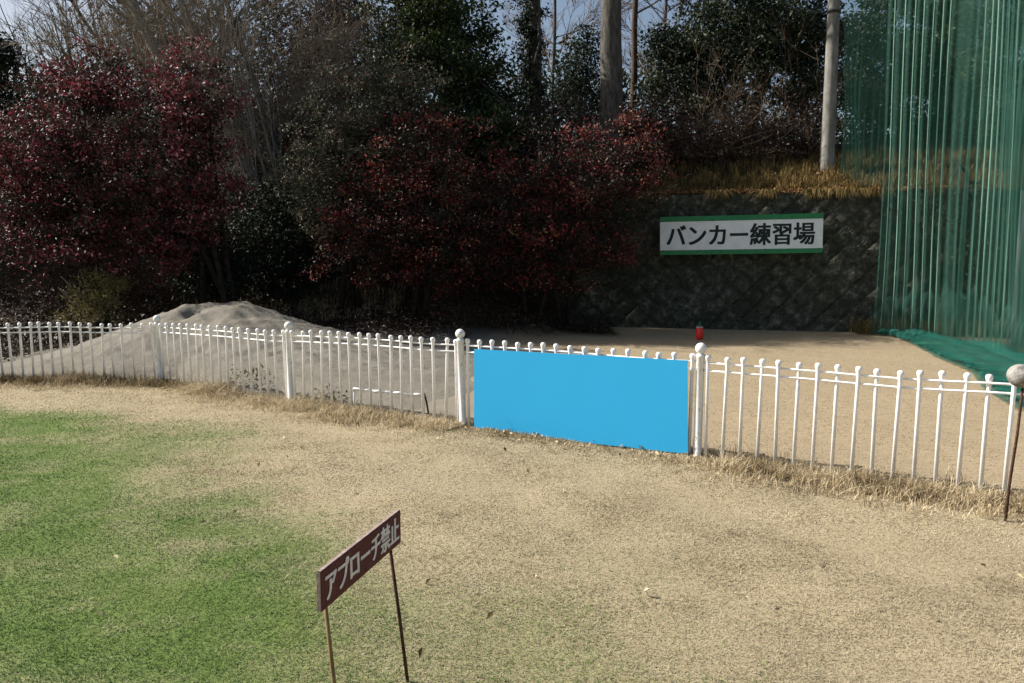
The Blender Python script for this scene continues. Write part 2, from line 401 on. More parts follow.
# ------------------------------------------------------------------ turf blades
def inwedge(x, y, mg=1.0): return np.abs(x) < y * .66 + mg
N = 820000
r_ = (math.sqrt(2.6) + (math.sqrt(14.5) - math.sqrt(2.6)) * rng.random(N)) ** 2
th = rng.uniform(-.70, .70, N); th[:120000] = np.sign(th[:120000]) * rng.uniform(.70, 1.25, 120000); x = r_ * np.sin(th); y = r_ * np.cos(th)
ok = y < fence_y(x) + .1; x, y, r_ = x[ok], y[ok], r_[ok]
g = greenness(x, y); isg = rng.random(len(x)) < g
tint = np.where(isg, np.clip(rng.normal(.2, .08, len(x)) + .30 * (vn(x, y * 1.4, .5) - .5) + .16 * (vn(x, y, .15) - .5), 0, .42), np.clip(rng.normal(.78, .08, len(x)) + .34 * (vn(x, y * 1.7, .9) - .5) + .22 * (vn(x + 5, y * 1.8, .22) - .5), .46, 1))
pit = sst(.78, .93, vn(x + 11, y * 1.8, .33)); tint = np.where(isg, tint, np.clip(tint - .22 * pit, .46, 1))
h = np.where(isg, rng.uniform(.007, .018, len(x)), rng.uniform(.004, .012, len(x)) * (1 + .8 * vn(x - 4, y, .3) ** 2))
wd = (.0020 + .00042 * r_) * rng.uniform(.7, 1.3, len(x))
me = blades_mesh('turf_grass', np.stack([x, y, terrain(x, y) - .002], 1), h, wd, tint, 1.8)
kind(obj('turf_grass', me, M['turf']), 'stuff')
# thin stubble over the bunker floor
N = 170000
x = rng.uniform(-3, 11, N); y = rng.uniform(5, 19, N)
ok = (y > fence_y(x) + .05) & inwedge(x, y) & (terrain(x, y) < .1) & (rng.random(N) < .9 * np.exp(-(y - fence_y(x)) / 14)) & (x > -.6 + vn(x, y, .5))
x, y = x[ok], y[ok]
me = blades_mesh('floor_stubble', np.stack([x, y, terrain(x, y) - .002], 1), rng.uniform(.004, .014, len(x)), rng.uniform(.005, .011, len(x)), np.clip(rng.normal(.55, .10, len(x)) + .3 * (vn(x, y * 2.2, .4) - .5), .25, 1), 1.8)
kind(obj('dry_stubble', me, M['straw']), 'stuff')

# dry weeds along the foot of the fence
def weeds(n, x0, x1, off, sd, h0, h1, tmean, clump):
    k = int(n / clump); cx = rng.uniform(x0, x1, k); cy = fence_y(cx) + rng.normal(off, sd, k); ch = rng.uniform(h0, h1, k) * rng.uniform(.6, 1.2, k)
    ct = np.clip(rng.normal(tmean, .14, k), 0, 1)
    x = np.repeat(cx, clump) + rng.normal(0, .05, k * clump); y = np.repeat(cy, clump) + rng.normal(0, .05, k * clump)
    return x, y, np.repeat(ch, clump) * rng.uniform(.5, 1.2, k * clump), np.clip(np.repeat(ct, clump) + rng.normal(0, .12, k * clump), 0, 1)
parts = [weeds(22000, -1.0, 5.5, -.14, .16, .05, .16, .72, 16), weeds(15000, -4.4, -.4, -.16, .15, .05, .15, .72, 16),
         weeds(11000, -10.5, -3.7, -.12, .12, .06, .15, .45, 16), weeds(8000, -10.5, -4.9, -.14, .12, .08, .17, .24, 14), weeds(9000, 1.2, 5.6, -.16, .16, .04, .15, .62, 14),
         weeds(26000, -9.5, 5.5, -.38, .22, .02, .075, .78, 10), weeds(7000, -3, 5.5, -.25, .2, .05, .12, .42, 14)]
x, y, h, tint = [np.concatenate(a) for a in zip(*parts)]
# the banner hangs clear of the weeds in front of it
bl, br = FP[3], FP[4]
s_ = (x - bl.x) * (br.x - bl.x) + (y - bl.y) * (br.y - bl.y); s_ = s_ / (br - bl).length
infront = (s_ > .05) & (s_ < 2.95) & (y < fence_y(x) + .05)
h = np.where(infront, h * .28, h) * (.45 + 1.0 * vn(x + 9, y, .5))
me = blades_mesh('dry_weeds', np.stack([x, y, terrain(x, y) - .003], 1), h, rng.uniform(.0035, .008, len(x)), np.clip(tint + .04 + .5 * (vn(x, y, .45) - .5) + .3 * (vn(x + 4, y, .15) - .5), 0, 1), 1.05)
kind(obj('dry_weeds', me, M['weed']), 'stuff')
# curled dead leaves caught in the weeds
k = 900; x = rng.uniform(-9, 5.2, k); y = fence_y(x) + rng.normal(-.15, .16, k); x[:70] = rng.uniform(-3.5, 4.5, 70); y[:70] = rng.uniform(3.5, 9, 70); _o = y < fence_y(x) + .4; x, y = x[_o], y[_o]; k = len(x)
me = leaves_mesh('fallen_leaves', np.stack([x, y, terrain(x, y) + rng.uniform(.01, .05, k)], 1), .045, np.clip(rng.normal(.6, .25, k), 0, 1), .6, .6)
kind(obj('fallen_leaves', me, M['weed']), 'stuff')

# ------------------------------------------------------------------ sand mound
rx = np.array([-10.2, -8.7, -8.0, -7.3, -6.6, -6.0, -5.55, -4.9, -4.5, -3.95, -3.4, -2.7, -1.9, -1.0, .2, 1.0]); rh = np.array([0, 0, .16, .42, .72, .90, .93, .97, .82, .64, .50, .34, .17, .07, .02, 0])
mx = np.arange(-10.2, 1.01, .06); my = np.arange(8.6, 17.6, .06); X2, Y2 = np.meshgrid(mx, my)
base = np.interp(X2, rx, rh)
for _ in range(2): pass
ridge = 14.6 + .25 * np.sin(X2 * .8); front = fence_y(X2) + .42
tt = np.where(Y2 < ridge, np.clip((Y2 - front) / np.maximum(ridge - front, .3), 0, 1), np.clip(1 - (Y2 - ridge) / 2.4, 0, 1))
g2 = np.where(Y2 < ridge, np.sin(tt * math.pi / 2) ** 1.15, tt * tt * (3 - 2 * tt))
Z2 = base * g2
lump = .022 * hsh(X2 * 2.2, Y2 * 2.2, .8) + .012 * hsh(X2 * 6, Y2 * 6, .9) + .006 * rng.normal(size=X2.shape)
Z2 = Z2 + lump * np.clip(Z2 * 3, .15, 1)
Z2 -= .17 * np.exp(-(((X2 + 5.72) / .15) ** 2 + ((Y2 - 14.25) / .28) ** 2)) - .05 * np.exp(-(((X2 + 5.72) / .22) ** 2 + ((Y2 - 14.7) / .12) ** 2))            # scooped hollow near the crest
for _k in range(60):
    fx_, fy_ = rng.uniform(-8, -.5), rng.uniform(11.5, 16); a_ = rng.uniform(0, 3.1); du, dv = (X2 - fx_) * math.cos(a_) + (Y2 - fy_) * math.sin(a_), -(X2 - fx_) * math.sin(a_) + (Y2 - fy_) * math.cos(a_)
    q_ = (du / .15) ** 2 + (dv / .08) ** 2; Z2 += -.02 * np.exp(-q_) + .008 * np.exp(-(np.sqrt(q_) - 1.7) ** 2 * 4)
edge = np.minimum.reduce([sst(-10.2, -8.6, X2), 1 - sst(-1.5, -.2, X2 + .25 * wob(X2, Y2)), sst(0, .3, Y2 - front + .1), 1 - sst(16.7, 17.4, Y2)])
Z2 = Z2 + .022 * edge - .05 * (1 - edge)
nxm, nym = len(mx), len(my); ii = (np.arange(nym - 1)[:, None] * nxm + np.arange(nxm - 1)[None]).ravel()
f = np.stack([ii, ii + 1, ii + nxm + 1, ii + nxm], 1)
f = f[(Z2.ravel()[f] > -.045).any(1)]
sm = obj('sand_mound', npmesh('sand_mound', np.stack([X2.ravel(), Y2.ravel(), Z2.ravel()], 1), f, None, True), M['sand'])
tag(sm, 'long low grey heap of sand behind the left end of the white fence', 'sand mound')

# ------------------------------------------------------------------ white fence
fence = thing('picket_fence', 'long white metal picket fence with ball topped posts crossing the grass', 'fence', FP[3])
post_me = lathe('post', [(0, 0), (.046, 0), (.046, .02), (.0385, .03), (.0385, .955), (.043, .96), (.043, .985), (.028, .99), (.02, 1.0), (0, 1.0)], 20)
ball_me = lathe('ball_finial', [(.02, .99)] + [(.053 * math.sin(a), 1.042 - .053 * math.cos(a)) for a in np.linspace(.38, math.pi, 12)], 20)
picket_me = lathe('picket', [(0, -.02), (.0165, -.02), (.0165, .86), (.0165, .90), (.018, .91), (.024, .935), (.0275, .95), (.027, .964), (.018, .976), (0, .98)], 12)
for m_ in (post_me, ball_me): m_.materials.append(M['worn'])
picket_me.materials.append(M['white'])
ZO = [-.12, -.085, -.03, 0, 0, 0, 0]                               # the ground and fence dip a little to the left
def child(name, me, p, parent, rot=(0, 0, 0), m=None):
    o = obj(name, me, m, parent); o.location = Vector(p) - parent.location; o.rotation_euler = rot; return o
for i in range(7):
    p = FP[i]; lean = (rng.normal(0, .006), rng.normal(0, .01) + (-.022 if i == 1 else 0), 0)
    po = child('post', post_me, (p.x, p.y, float(terrain(p.x, p.y)) - .01 + ZO[i]), fence, lean)
    b = obj('ball_finial', ball_me, None, po)
npk = [19, 16, 15, 16, 16]
NPK = [26, 17, 17, 17, 17, 17]
for i in range(6):
    a, b = FP[i], FP[i + 1]; n = NPK[i]
    for k in range(n):
        f_ = (k + .5) / n; p = a.lerp(b, f_)
        rot = (rng.normal(0, .012), rng.normal(0, .010) + (-.02 if i <= 1 else .012 if i == 4 else 0), rng.uniform(0, 3))
        child('picket', picket_me, (p.x, p.y, float(terrain(p.x, p.y)) + rng.normal(0, .004) + ZO[i] * (1 - f_) + ZO[i + 1] * f_), fence, (rot[0], rot[1], 0))
    for z, nm in ((.905, 'upper_rail'), (.832, 'lower_rail')):
        pts = []
        for j in range(9):
            q = a.lerp(b, j / 8); pts.append((q.x, q.y, z + ZO[i] * (1 - j / 8) + ZO[i + 1] * j / 8 + .004 * math.sin(j * 1.3 + i) + float(terrain(q.x, q.y))))
        rail = obj(nm, tubes_mesh(nm, [(pts, [.0095] * 9)], 8, FP[3]), M['white'], fence)

# plain blue sheet on the fence between the two middle posts
ax = (FP[4] - FP[3]).normalized(); nrm = Vector((ax.y, -ax.x, 0)); nrm = nrm if nrm.y < 0 else -nrm
def on_plane(px, py, off):
    d = ray(px, py); o = FP[3] + nrm * off; t = (o - Vector((0, 0, CAMZ))).dot(nrm) / d.dot(nrm)
    return Vector((0, 0, CAMZ)) + d * t
cs = [on_plane(474, 430.5, .06), on_plane(688, 454, .06), on_plane(687.5, 360.5, .06), on_plane(474, 349, .06)]
bm = bmesh.new(); NU, NV = 40, 16; fr = {}
for i in range(NU + 1):
    for j in range(NV + 1):
        u, v = i / NU, j / NV
        p = cs[0].lerp(cs[1], u).lerp(cs[3].lerp(cs[2], u), v)
        p.z = max(p.z, .012 + .0 * v)
        wv = .0004 * math.sin(u * 23) * math.sin(v * 4 + 1)
        fr[i, j] = bm.verts.new(p + nrm * wv - cs[0])
for i in range(NU):
    for j in range(NV): bm.faces.new((fr[i, j], fr[i + 1, j], fr[i + 1, j + 1], fr[i, j + 1]))
ex = bmesh.ops.extrude_face_region(bm, geom=bm.faces[:])
for v in [g_ for g_ in ex['geom'] if isinstance(g_, bmesh.types.BMVert)]: v.co -= nrm * .004
bmesh.ops.recalc_face_normals(bm, faces=bm.faces)
me = bpy.data.meshes.new('banner'); bm.to_mesh(me); bm.free()
bn = obj('banner', me, M['blue']); bn.location = cs[0]
tag(bn, 'plain bright blue rectangular sheet covering the middle of the white fence', 'banner')

# ------------------------------------------------------------------ low white rail lying behind the fence
def behind(px, py, off):
    d = ray(px, py); lo, hi = 6., 16.
    for _ in range(40):
        m_ = (lo + hi) / 2; lo, hi = (m_, hi) if m_ < float(fence_y(d.x / d.y * m_)) + off else (lo, m_)
    return P(px, py, lo)
a = behind(350, 388.5, .14); b = behind(424, 395.5, .14); c = Vector((b.x + .10, b.y, 0))
lr = thing('low_rail', 'thin white bar propped on a short dark leg, low behind the white pickets', 'rail', (a.x, a.y, 0))
pts = [a.lerp(b, j / 14) + Vector((0, 0, .006 * math.sin(j * 2.1))) for j in range(15)]
obj('bar', tubes_mesh('bar', [(pts, [.018 + .005 * math.sin(j * 1.7) for j in range(15)])], 8, lr.location), M['white'], lr)
zb = float(terrain(b.x, b.y)); mz = .0
obj('leg', tubes_mesh('leg', [([b + Vector((.0, 0, .03)), b + Vector((.03, 0, -.08)), Vector((b.x + .06, b.y, -.02))], [.011, .011, .010])], 8, lr.location), M['barkb'], lr)
obj('leg', tubes_mesh('leg', [([a + Vector((.05, 0, .002)), Vector((a.x + .045, a.y, -.02))], [.009, .009])], 8, lr.location), M['white'], lr)

# ------------------------------------------------------------------ red pot shaped marker by the wall
q = G(699.3, 339.5)
rm = thing('red_marker', 'small bright red jar shaped marker with a green top in front of the dark wall', 'marker', (q.x, q.y, float(terrain(q.x, q.y))))
k = q.y / 800
obj('body', lathe('body', [(0, 0), (2.9 * k, 0), (3.7 * k, 1.2 * k), (4.1 * k, 4 * k), (4.0 * k, 8.5 * k), (3.4 * k, 11.2 * k), (3.1 * k, 11.8 * k), (0, 11.8 * k)], 18), M['red'], rm)
o = obj('rim', lathe('rim', [(0, 0), (3.3 * k, 0), (3.5 * k, .3 * k), (3.5 * k, 1.1 * k), (3.1 * k, 1.4 * k), (0, 1.4 * k)], 18), M['pinkrim'], rm); o.location = (0, 0, 11.8 * k)
o = obj('cap', lathe('cap', [(0, 0), (2.6 * k, 0), (3.0 * k, .8 * k), (1.6 * k, 2.4 * k), (.9 * k, 4.2 * k), (.5 * k, 5.4 * k), (0, 5.6 * k)], 14), M['greencap'], rm); o.location = (0, 0, 13.2 * k)

# ------------------------------------------------------------------ grey ball on a leaning rod, right edge
q = G(1005, 522); bc = P(1022, 376, q.y - .02); rt = bc + Vector((.012, 0, -.09))
tm = thing('ball_marker', 'weathered grey ball on a thin leaning rusty rod at the right edge', 'marker', q)
obj('rod', tubes_mesh('rod', [([q + Vector((0, 0, -.03)), q.lerp(rt, .33) + Vector((-.004, 0, 0)), q.lerp(rt, .66) + Vector((.004, 0, 0)), rt + Vector((0, 0, .03))], [.011, .0105, .010, .010])], 10, q), M['rust'], tm)
bm = bmesh.new(); bmesh.ops.create_icosphere(bm, subdivisions=5, radius=1)
fib = [Vector((math.sqrt(1 - z * z) * math.cos(2.39996 * i), math.sqrt(1 - z * z) * math.sin(2.39996 * i), z)) for i, z in ((i, 1 - 2 * (i + .5) / 160) for i in range(160))]
FB = np.array([v[:] for v in fib])
for v in bm.verts:
    dd = np.min(np.linalg.norm(FB - np.array(v.co[:]), axis=1)); v.co *= 1 - .022 * max(0, 1 - (dd / .1) ** 2)
for f in bm.faces: f.smooth = True
bmesh.ops.scale(bm, vec=(.098, .088, .084), verts=bm.verts)
me = bpy.data.meshes.new('ball'); bm.to_mesh(me); bm.free()
o = obj('ball', me, M['ballgrey'], tm); o.location = bc - q; o.rotation_euler = (.1, .18, 0)

# ------------------------------------------------------------------ low maroon sign in the foreground
A = P(322.0, 612.3, 2.74); zb = A.z
tB = (CAMZ - zb)
def pz(px, py, z):                                              # pixel at a known height
    d = ray(px, py); t = (z - CAMZ) / d.z; return Vector((0, 0, CAMZ)) + d * t
B = pz(401, 542.5, zb)
sx = (B - A); L = sx.length; ang = math.atan2(sx.y, sx.x); Ht = .148
sg = thing('warning_sign', 'low maroon board with white Japanese lettering on two thin stakes in the turf', 'sign', (A.x, A.y, 0))
sg.rotation_euler = (0, 0, ang)
o = obj('board', box('board', (0, 0, zb), (L, .018, zb + Ht), .002), M['maroon'], sg)
t_ = obj('lettering', text_mesh('lettering', 'アプローチ禁止', .032, L - .028, zb + .024, zb + Ht - .016, -.0005, .0012, 0, .007), M['cream'], o)
obj('edge_band', box('edge_band', (-.004, .0015, zb + .001), (-.0005, .0165, zb + Ht - .001), .0008), M['wood_edge'], o)
obj('top_band', box('top_band', (.001, .0015, zb + Ht + .0005), (L - .001, .0165, zb + Ht + .004), .0008), M['wood_edge'], o)
inv = Matrix.Rotation(-ang, 4, 'Z') 
def loc(p): return inv @ (Vector(p) - sg.location)
for (tx, ty, bx, by, mm, lx) in ((327, 606, 346, 770, M['tan_rod'], .062), (391, 556, 412, 742, M['rust'], L - .075)):
    top = Vector((lx, .024, zb + .035)); g_ = G(bx, by); bt = loc((g_.x, g_.y, -.03))
    bt = Vector((top.x + (.03 if lx < .1 else .085), top.y - .045, -.03))
    midp = top.lerp(bt, .5) + Vector((.003, 0, 0))
    st = obj('stake', tubes_mesh('stake', [([top, midp, bt], [.0075, .008, .008])], 10), mm, sg)
    br_ = obj('bracket', box('bracket', (lx - .014, .0165, zb - .012), (lx + .014, .034, zb + .05), .002), M['rust'], sg)

# ------------------------------------------------------------------ retaining wall with diamond laid blocks
u0, u1 = -4.2, 12.5; us = np.arange(u0, u1, .045); vs = np.arange(0, 3.36, .045)
U, V = np.meshgrid(us, vs); cell = .40
p_, q_ = (U + V) / (cell * 1.414) * 1.0, (U - V) / (cell * 1.414)
fp, fq = np.abs(p_ - np.floor(p_) - .5) * 2, np.abs(q_ - np.floor(q_) - .5) * 2
gro = np.maximum(fp, fq); ci, cj = np.floor(p_), np.floor(q_)
rnd = np.modf(np.abs(np.sin(ci * 12.99 + cj * 78.23) * 43758.5))[0]
dep = .022 * (1 - sst(.72, .98, gro)) + .035 * (rnd - .5) + .02 * (1 - gro) + .0015 * rng.normal(size=U.shape)
S_ = V / 3.36 * .30 - dep + .05
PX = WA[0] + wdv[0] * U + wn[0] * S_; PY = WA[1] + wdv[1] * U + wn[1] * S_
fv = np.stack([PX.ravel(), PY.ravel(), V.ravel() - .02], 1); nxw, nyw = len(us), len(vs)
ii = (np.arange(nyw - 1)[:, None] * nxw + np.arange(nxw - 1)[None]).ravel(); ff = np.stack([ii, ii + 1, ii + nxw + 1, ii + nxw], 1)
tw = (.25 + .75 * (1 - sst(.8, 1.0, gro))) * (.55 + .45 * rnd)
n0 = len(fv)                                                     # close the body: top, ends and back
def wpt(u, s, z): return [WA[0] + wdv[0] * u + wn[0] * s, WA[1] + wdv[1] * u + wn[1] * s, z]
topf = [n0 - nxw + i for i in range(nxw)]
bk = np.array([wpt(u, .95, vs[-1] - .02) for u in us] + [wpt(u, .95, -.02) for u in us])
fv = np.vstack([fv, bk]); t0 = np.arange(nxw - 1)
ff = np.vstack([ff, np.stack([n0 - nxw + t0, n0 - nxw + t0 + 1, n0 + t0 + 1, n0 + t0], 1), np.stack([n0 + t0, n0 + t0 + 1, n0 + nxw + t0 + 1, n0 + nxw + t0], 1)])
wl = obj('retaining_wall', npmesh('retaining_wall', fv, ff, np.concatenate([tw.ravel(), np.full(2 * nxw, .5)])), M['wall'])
tag(wl, 'dark mossy retaining wall of diamond laid blocks behind the practice ground', 'wall')

# white and green sign on the wall
sl_, sr_ = P(660, 237, 19.55), None
su = lambda px, y=19.5: None
def wall_hit(px, py, s):                                         # meets the wall plane moved forward by s
    d = ray(px, py); o = np.array([WA[0], WA[1]]) - wn * s
    t = np.dot(o, wn) / (d.x * wn[0] + d.y * wn[1]); return Vector((0, 0, CAMZ)) + d * t
c0, c1 = wall_hit(660, 238.5, .14), wall_hit(823, 233, .14)
sw = (Vector((c1.x, c1.y, 0)) - Vector((c0.x, c0.y, 0))).length; zc = (c0.z + c1.z) / 2; sh = .93
ws = thing('wall_sign', 'wide white sign with green bands and dark Japanese lettering on the mossy wall', 'sign', (c0.x, c0.y, zc))
ws.rotation_euler = (0, R(-.9), math.atan2(wdv[1], wdv[0]))
pl = obj('panel', box('panel', (0, 0, -sh / 2), (sw, .03, sh / 2), .004), M['sign_white'], ws)
bh = .125
obj('green_band', box('green_band', (.0, -.006, sh / 2 - bh), (sw, -.0008, sh / 2), .001), M['green_plate'], pl)
obj('green_band', box('green_band', (.0, -.006, -sh / 2), (sw, -.0008, -sh / 2 + bh * .9), .001), M['green_plate'], pl)
obj('lettering', text_mesh('lettering', 'バンカー練習場', .17, sw - .19, -.255, .255, -.0008, .003, 0, .028), M['letter'], pl)
for fx in (.09, sw * .33, sw * .66, sw - .09):
    for fz in (-.36, .36):
        o = obj('bolt', lathe('bolt', [(0, 0), (.016, 0), (.016, .008), (.009, .013), (0, .014)], 10), M['darkmetal'], pl); o.location = (fx, -.006, fz); o.rotation_euler = (math.pi / 2, 0, 0)
for fx in (.12, sw / 2, sw - .12):
    obj('bracket', box('bracket', (fx - .03, .0305, -.3), (fx + .03, .17, .3), .003), M['darkmetal'], ws)

# ------------------------------------------------------------------ poles
pb = P(827, 163, 21.5); zt = float(terrain(pb.x, pb.y))
pp = thing('net_pole', 'tall grey concrete pole standing on the bank at the end of the green net', 'pole', (pb.x, pb.y, zt))
obj('shaft', lathe('shaft', [(0, -.1), (.19, -.1), (.185, 0), (.15, 4), (.125, 8.5), (0, 8.5)], 18), M['concrete'], pp)
o = obj('band', lathe('band', [(.15, 0), (.165, 0), (.165, .07), (.15, .07)], 18), M['darkmetal'], pp); o.location = (0, 0, 4.05)
q = P(1019.5, 300, 16.2); 
o = obj('grey_post', lathe('grey_post', [(0, -.05), (.115, -.05), (.115, 3.10), (.10, 3.13), (0, 3.13)], 18), M['steel']); o.location = (q.x, q.y, 0)
tag(o, 'short pale grey post standing behind the green net at the right edge', 'post')

# ------------------------------------------------------------------ green practice net
netE = thing('practice_net', 'tall green golf practice net hanging in folds with its skirt on the ground', 'net', (9.0, 17, 0))
path = [Vector((8.28, 18.35)), Vector((8.72, 17.8)), Vector((9.15, 17.0)), Vector((9.3, 15.8)), Vector((9.25, 14.2)), Vector((9.3, 12.4)), Vector((9.4, 10.5)), Vector((9.4, 8.0))]
def along(path, n):
    sg_ = [(b - a).length for a, b in zip(path, path[1:])]; cum = np.concatenate([[0], np.cumsum(sg_)])
    s = np.linspace(0, cum[-1], n); return np.stack([np.interp(s, cum, [p[k] for p in path]) for k in range(2)], 1), s
def sheet(name, path, z0, z1, n, nz, amp, m, parent, ph=0., topf=None, wl=.2):
    xy, s = along(path, n); d = np.gradient(xy, axis=0); d = unit(d); nn = np.stack([-d[:, 1], d[:, 0]], 1)
    zz = np.linspace(0, 1, nz); ph_ = ph + 2 * math.pi * s / wl + 1.6 * np.sin(s * 1.7) + 1.1 * np.sin(s * 4.1 + 1) + .5 * np.sin(s * 9.3)
    wave = np.sign(np.sin(ph_)) * np.abs(np.sin(ph_)) ** .8 * (.55 + .9 * vn(s, s * 0, .31))
    V = np.empty((nz, n, 3)); 
    for j, z in enumerate(zz):
        am = amp * (.55 + .45 * math.sin(3 * z + 1)) ; sway = .10 * np.sin(s * .9 + z * 2.3) * (1 - z) + .05 * np.sin(z * 5 + s * 2)
        top = z1 if topf is None else topf(s)
        V[j, :, :2] = xy + nn * (am * wave * (1 + .25 * np.sin(z * 7 + s * 3)) + sway)[:, None]; V[j, :, 2] = z0 + (top - z0) * z
    ii = (np.arange(nz - 1)[:, None] * n + np.arange(n - 1)[None]).ravel()
    f = np.stack([ii, ii + 1, ii + n + 1, ii + n], 1)
    me = npmesh(name, V.reshape(-1, 3) - np.array(parent.location), f, None, True)
    uvl = me.uv_layers.new(name='UVMap'); li = np.empty(len(me.loops), np.int32); me.loops.foreach_get('vertex_index', li)
    cell = .034; arc = np.concatenate([[0], np.cumsum(np.linalg.norm(np.diff(V[0, :, :2], axis=0), axis=1))])
    uu = np.tile(arc / cell, nz); vv = V[:, :, 2].ravel() / cell
    a_, b_ = (uu + vv) * .7071, (uu - vv) * .7071
    uvl.data.foreach_set('uv', np.stack([a_[li], b_[li]], 1).astype(np.float32).ravel())
    return obj(name, me, m, parent), V, s, ph_
main, NVt, ns, nph = sheet('netting', path, .02, 9.2, 1000, 40, .06, M['net'], netE)
# lacing ropes on the fold crests
cr = [k for k in range(2, 998) if np.sin(nph[k]) > np.sin(nph[k - 1]) and np.sin(nph[k]) >= np.sin(nph[k + 1])]
for k in [c_ for q_, c_ in enumerate(cr[:60]) if q_ < 7 or (q_ * 7) % 10 not in (3, 5, 6, 9)]:
    pts = NVt[:, k, :] + np.array([-.012, -.006, 0]); rr = [(.015, .009, .012)[k % 3]] * len(pts)
    obj('rope', tubes_mesh('rope', [(pts, rr)], 5, netE.location), M['rope'], netE)
lowp = [v + Vector((-.06, -.02)) for v in path]
keep_ = path; path_low = lowp
sheet('lower_netting', path_low, .02, 1.25, 900, 14, .05, M['lownet'], netE, 2.1, lambda s: .45 + .5 * vn(s, s * 0 + 3, .5) + .5 * vn(s, s * 0 + 8, .17))
# the return leaf of the net, back to the pole
back = [Vector((pb.x + .2, pb.y - .25)), Vector((8.38, 19.9)), Vector((8.3, 19.0)), Vector((8.28, 18.38))]
sheet('return_netting', back, 3.45, 9.0, 90, 30, .05, M['shadednet'], netE, 1.0, lambda s: 8.6 - 1.5 * np.sin(np.clip(s / s.max(), 0, 1) * math.pi) * .35, .35)
obj('head_rope', tubes_mesh('head_rope', [([(p.x, p.y, 9.2) for p in path], [.016] * len(path))], 6, netE.location), M['rope'], netE)
# skirt spread over the ground towards the camera
far = [Vector((8.3, 18.3)), Vector((8.8, 17.7)), Vector((9.25, 16.9)), Vector((9.3, 15.7)), Vector((9.25, 14.2)), Vector((9.3, 12.4)), Vector((9.4, 10.2))]
near = [G(884, 335.5).xy, G(896, 339).xy, G(912, 345.5).xy, G(934, 358).xy, G(970, 373).xy, G(981, 390).xy, G(1016, 412).xy]
n, nz = 260, 26; fa, _ = along(far, n); ne, _ = along([Vector(v) for v in near], n)
V = np.empty((nz, n, 3))
for j in range(nz):
    t = j / (nz - 1); xy = fa * (1 - t) + ne * t
    V[j, :, :2] = xy
    V[j, :, 2] = .03 + .028 * np.abs(hsh(xy[:, 0] * 3.3, xy[:, 1] * 3.3, 1)) + .10 * np.exp(-t * 7) * (.6 + .4 * np.sin(xy[:, 1] * 3)) + .05 * np.abs(np.sin(t * 12 + xy[:, 1] * 1.3)) * (1 - t)
ii = (np.arange(nz - 1)[:, None] * n + np.arange(n - 1)[None]).ravel(); f = np.stack([ii, ii + 1, ii + n + 1, ii + n], 1)
for nm, dz in (('skirt', 0.), ('skirt_fold', .03)):
    VV = V.copy(); VV[:, :, 2] += dz * (1 + .5 * np.sin(V[:, :, 1] * 5 + V[:, :, 0] * 3))
    if dz: VV[:, :, 0] += .25 * np.linspace(1, 0, nz)[:, None] * 0 ; VV[-1, :, :2] = VV[-1, :, :2] * .8 + VV[0, :, :2] * .2
    me = npmesh(nm, VV.reshape(-1, 3) - np.array(netE.location), f, None, True)
    uvl = me.uv_layers.new(name='UVMap'); li = np.empty(len(me.loops), np.int32); me.loops.foreach_get('vertex_index', li)
    fx_, fy_ = VV[:, :, 0].ravel() / .036, VV[:, :, 1].ravel() / .036
    uvl.data.foreach_set('uv', np.stack([(fx_ + fy_)[li] * .7 + dz * 9, (fx_ - fy_)[li] * .7], 1).astype(np.float32).ravel())
    obj(nm, me, M['skirt'], netE)

# ------------------------------------------------------------------ vegetation
def clump_points(blobs, clumps, per, spread, shell=.55):
    cs, cl = [], []
    vol = np.array([b[1] * b[2] * b[3] for b in blobs]) ** .7; pr = vol / vol.sum()
    for (c, rx, ry, rz), p in zip(blobs, pr):
        k = max(3, int(clumps * p)); d = unit(rng.normal(size=(k, 3))); r = rng.random(k) ** shell
        cs.append(np.array(c) + d * r[:, None] * np.array([rx, ry, rz]) * (1 + .12 * rng.normal(size=(k, 1))))
    cs = np.vstack(cs); ct = rng.random(len(cs))
    pts = np.repeat(cs, per, 0) + rng.normal(0, 1, (len(cs) * per, 3)) * np.array([spread, spread, spread * .6])
    return pts, np.repeat(ct, per), cs
def branch_lines(root, targets, r0, wiggle=.1, sub=3):
    """limbs from a trunk top to clump centres"""
    L = []
    for t in targets:
        root = Vector(root); t = Vector(t); pts = [root]; 
        for k in range(1, sub + 1):
            f = k / sub; pts.append(root.lerp(t, f) + Vector((random.gauss(0, wiggle), random.gauss(0, wiggle), .25 * wiggle * math.sin(f * 3))) * (1 if k < sub else .3))
        L.append((pts, [r0 * (1 - .85 * k / sub) for k in range(sub + 1)]))
    return L
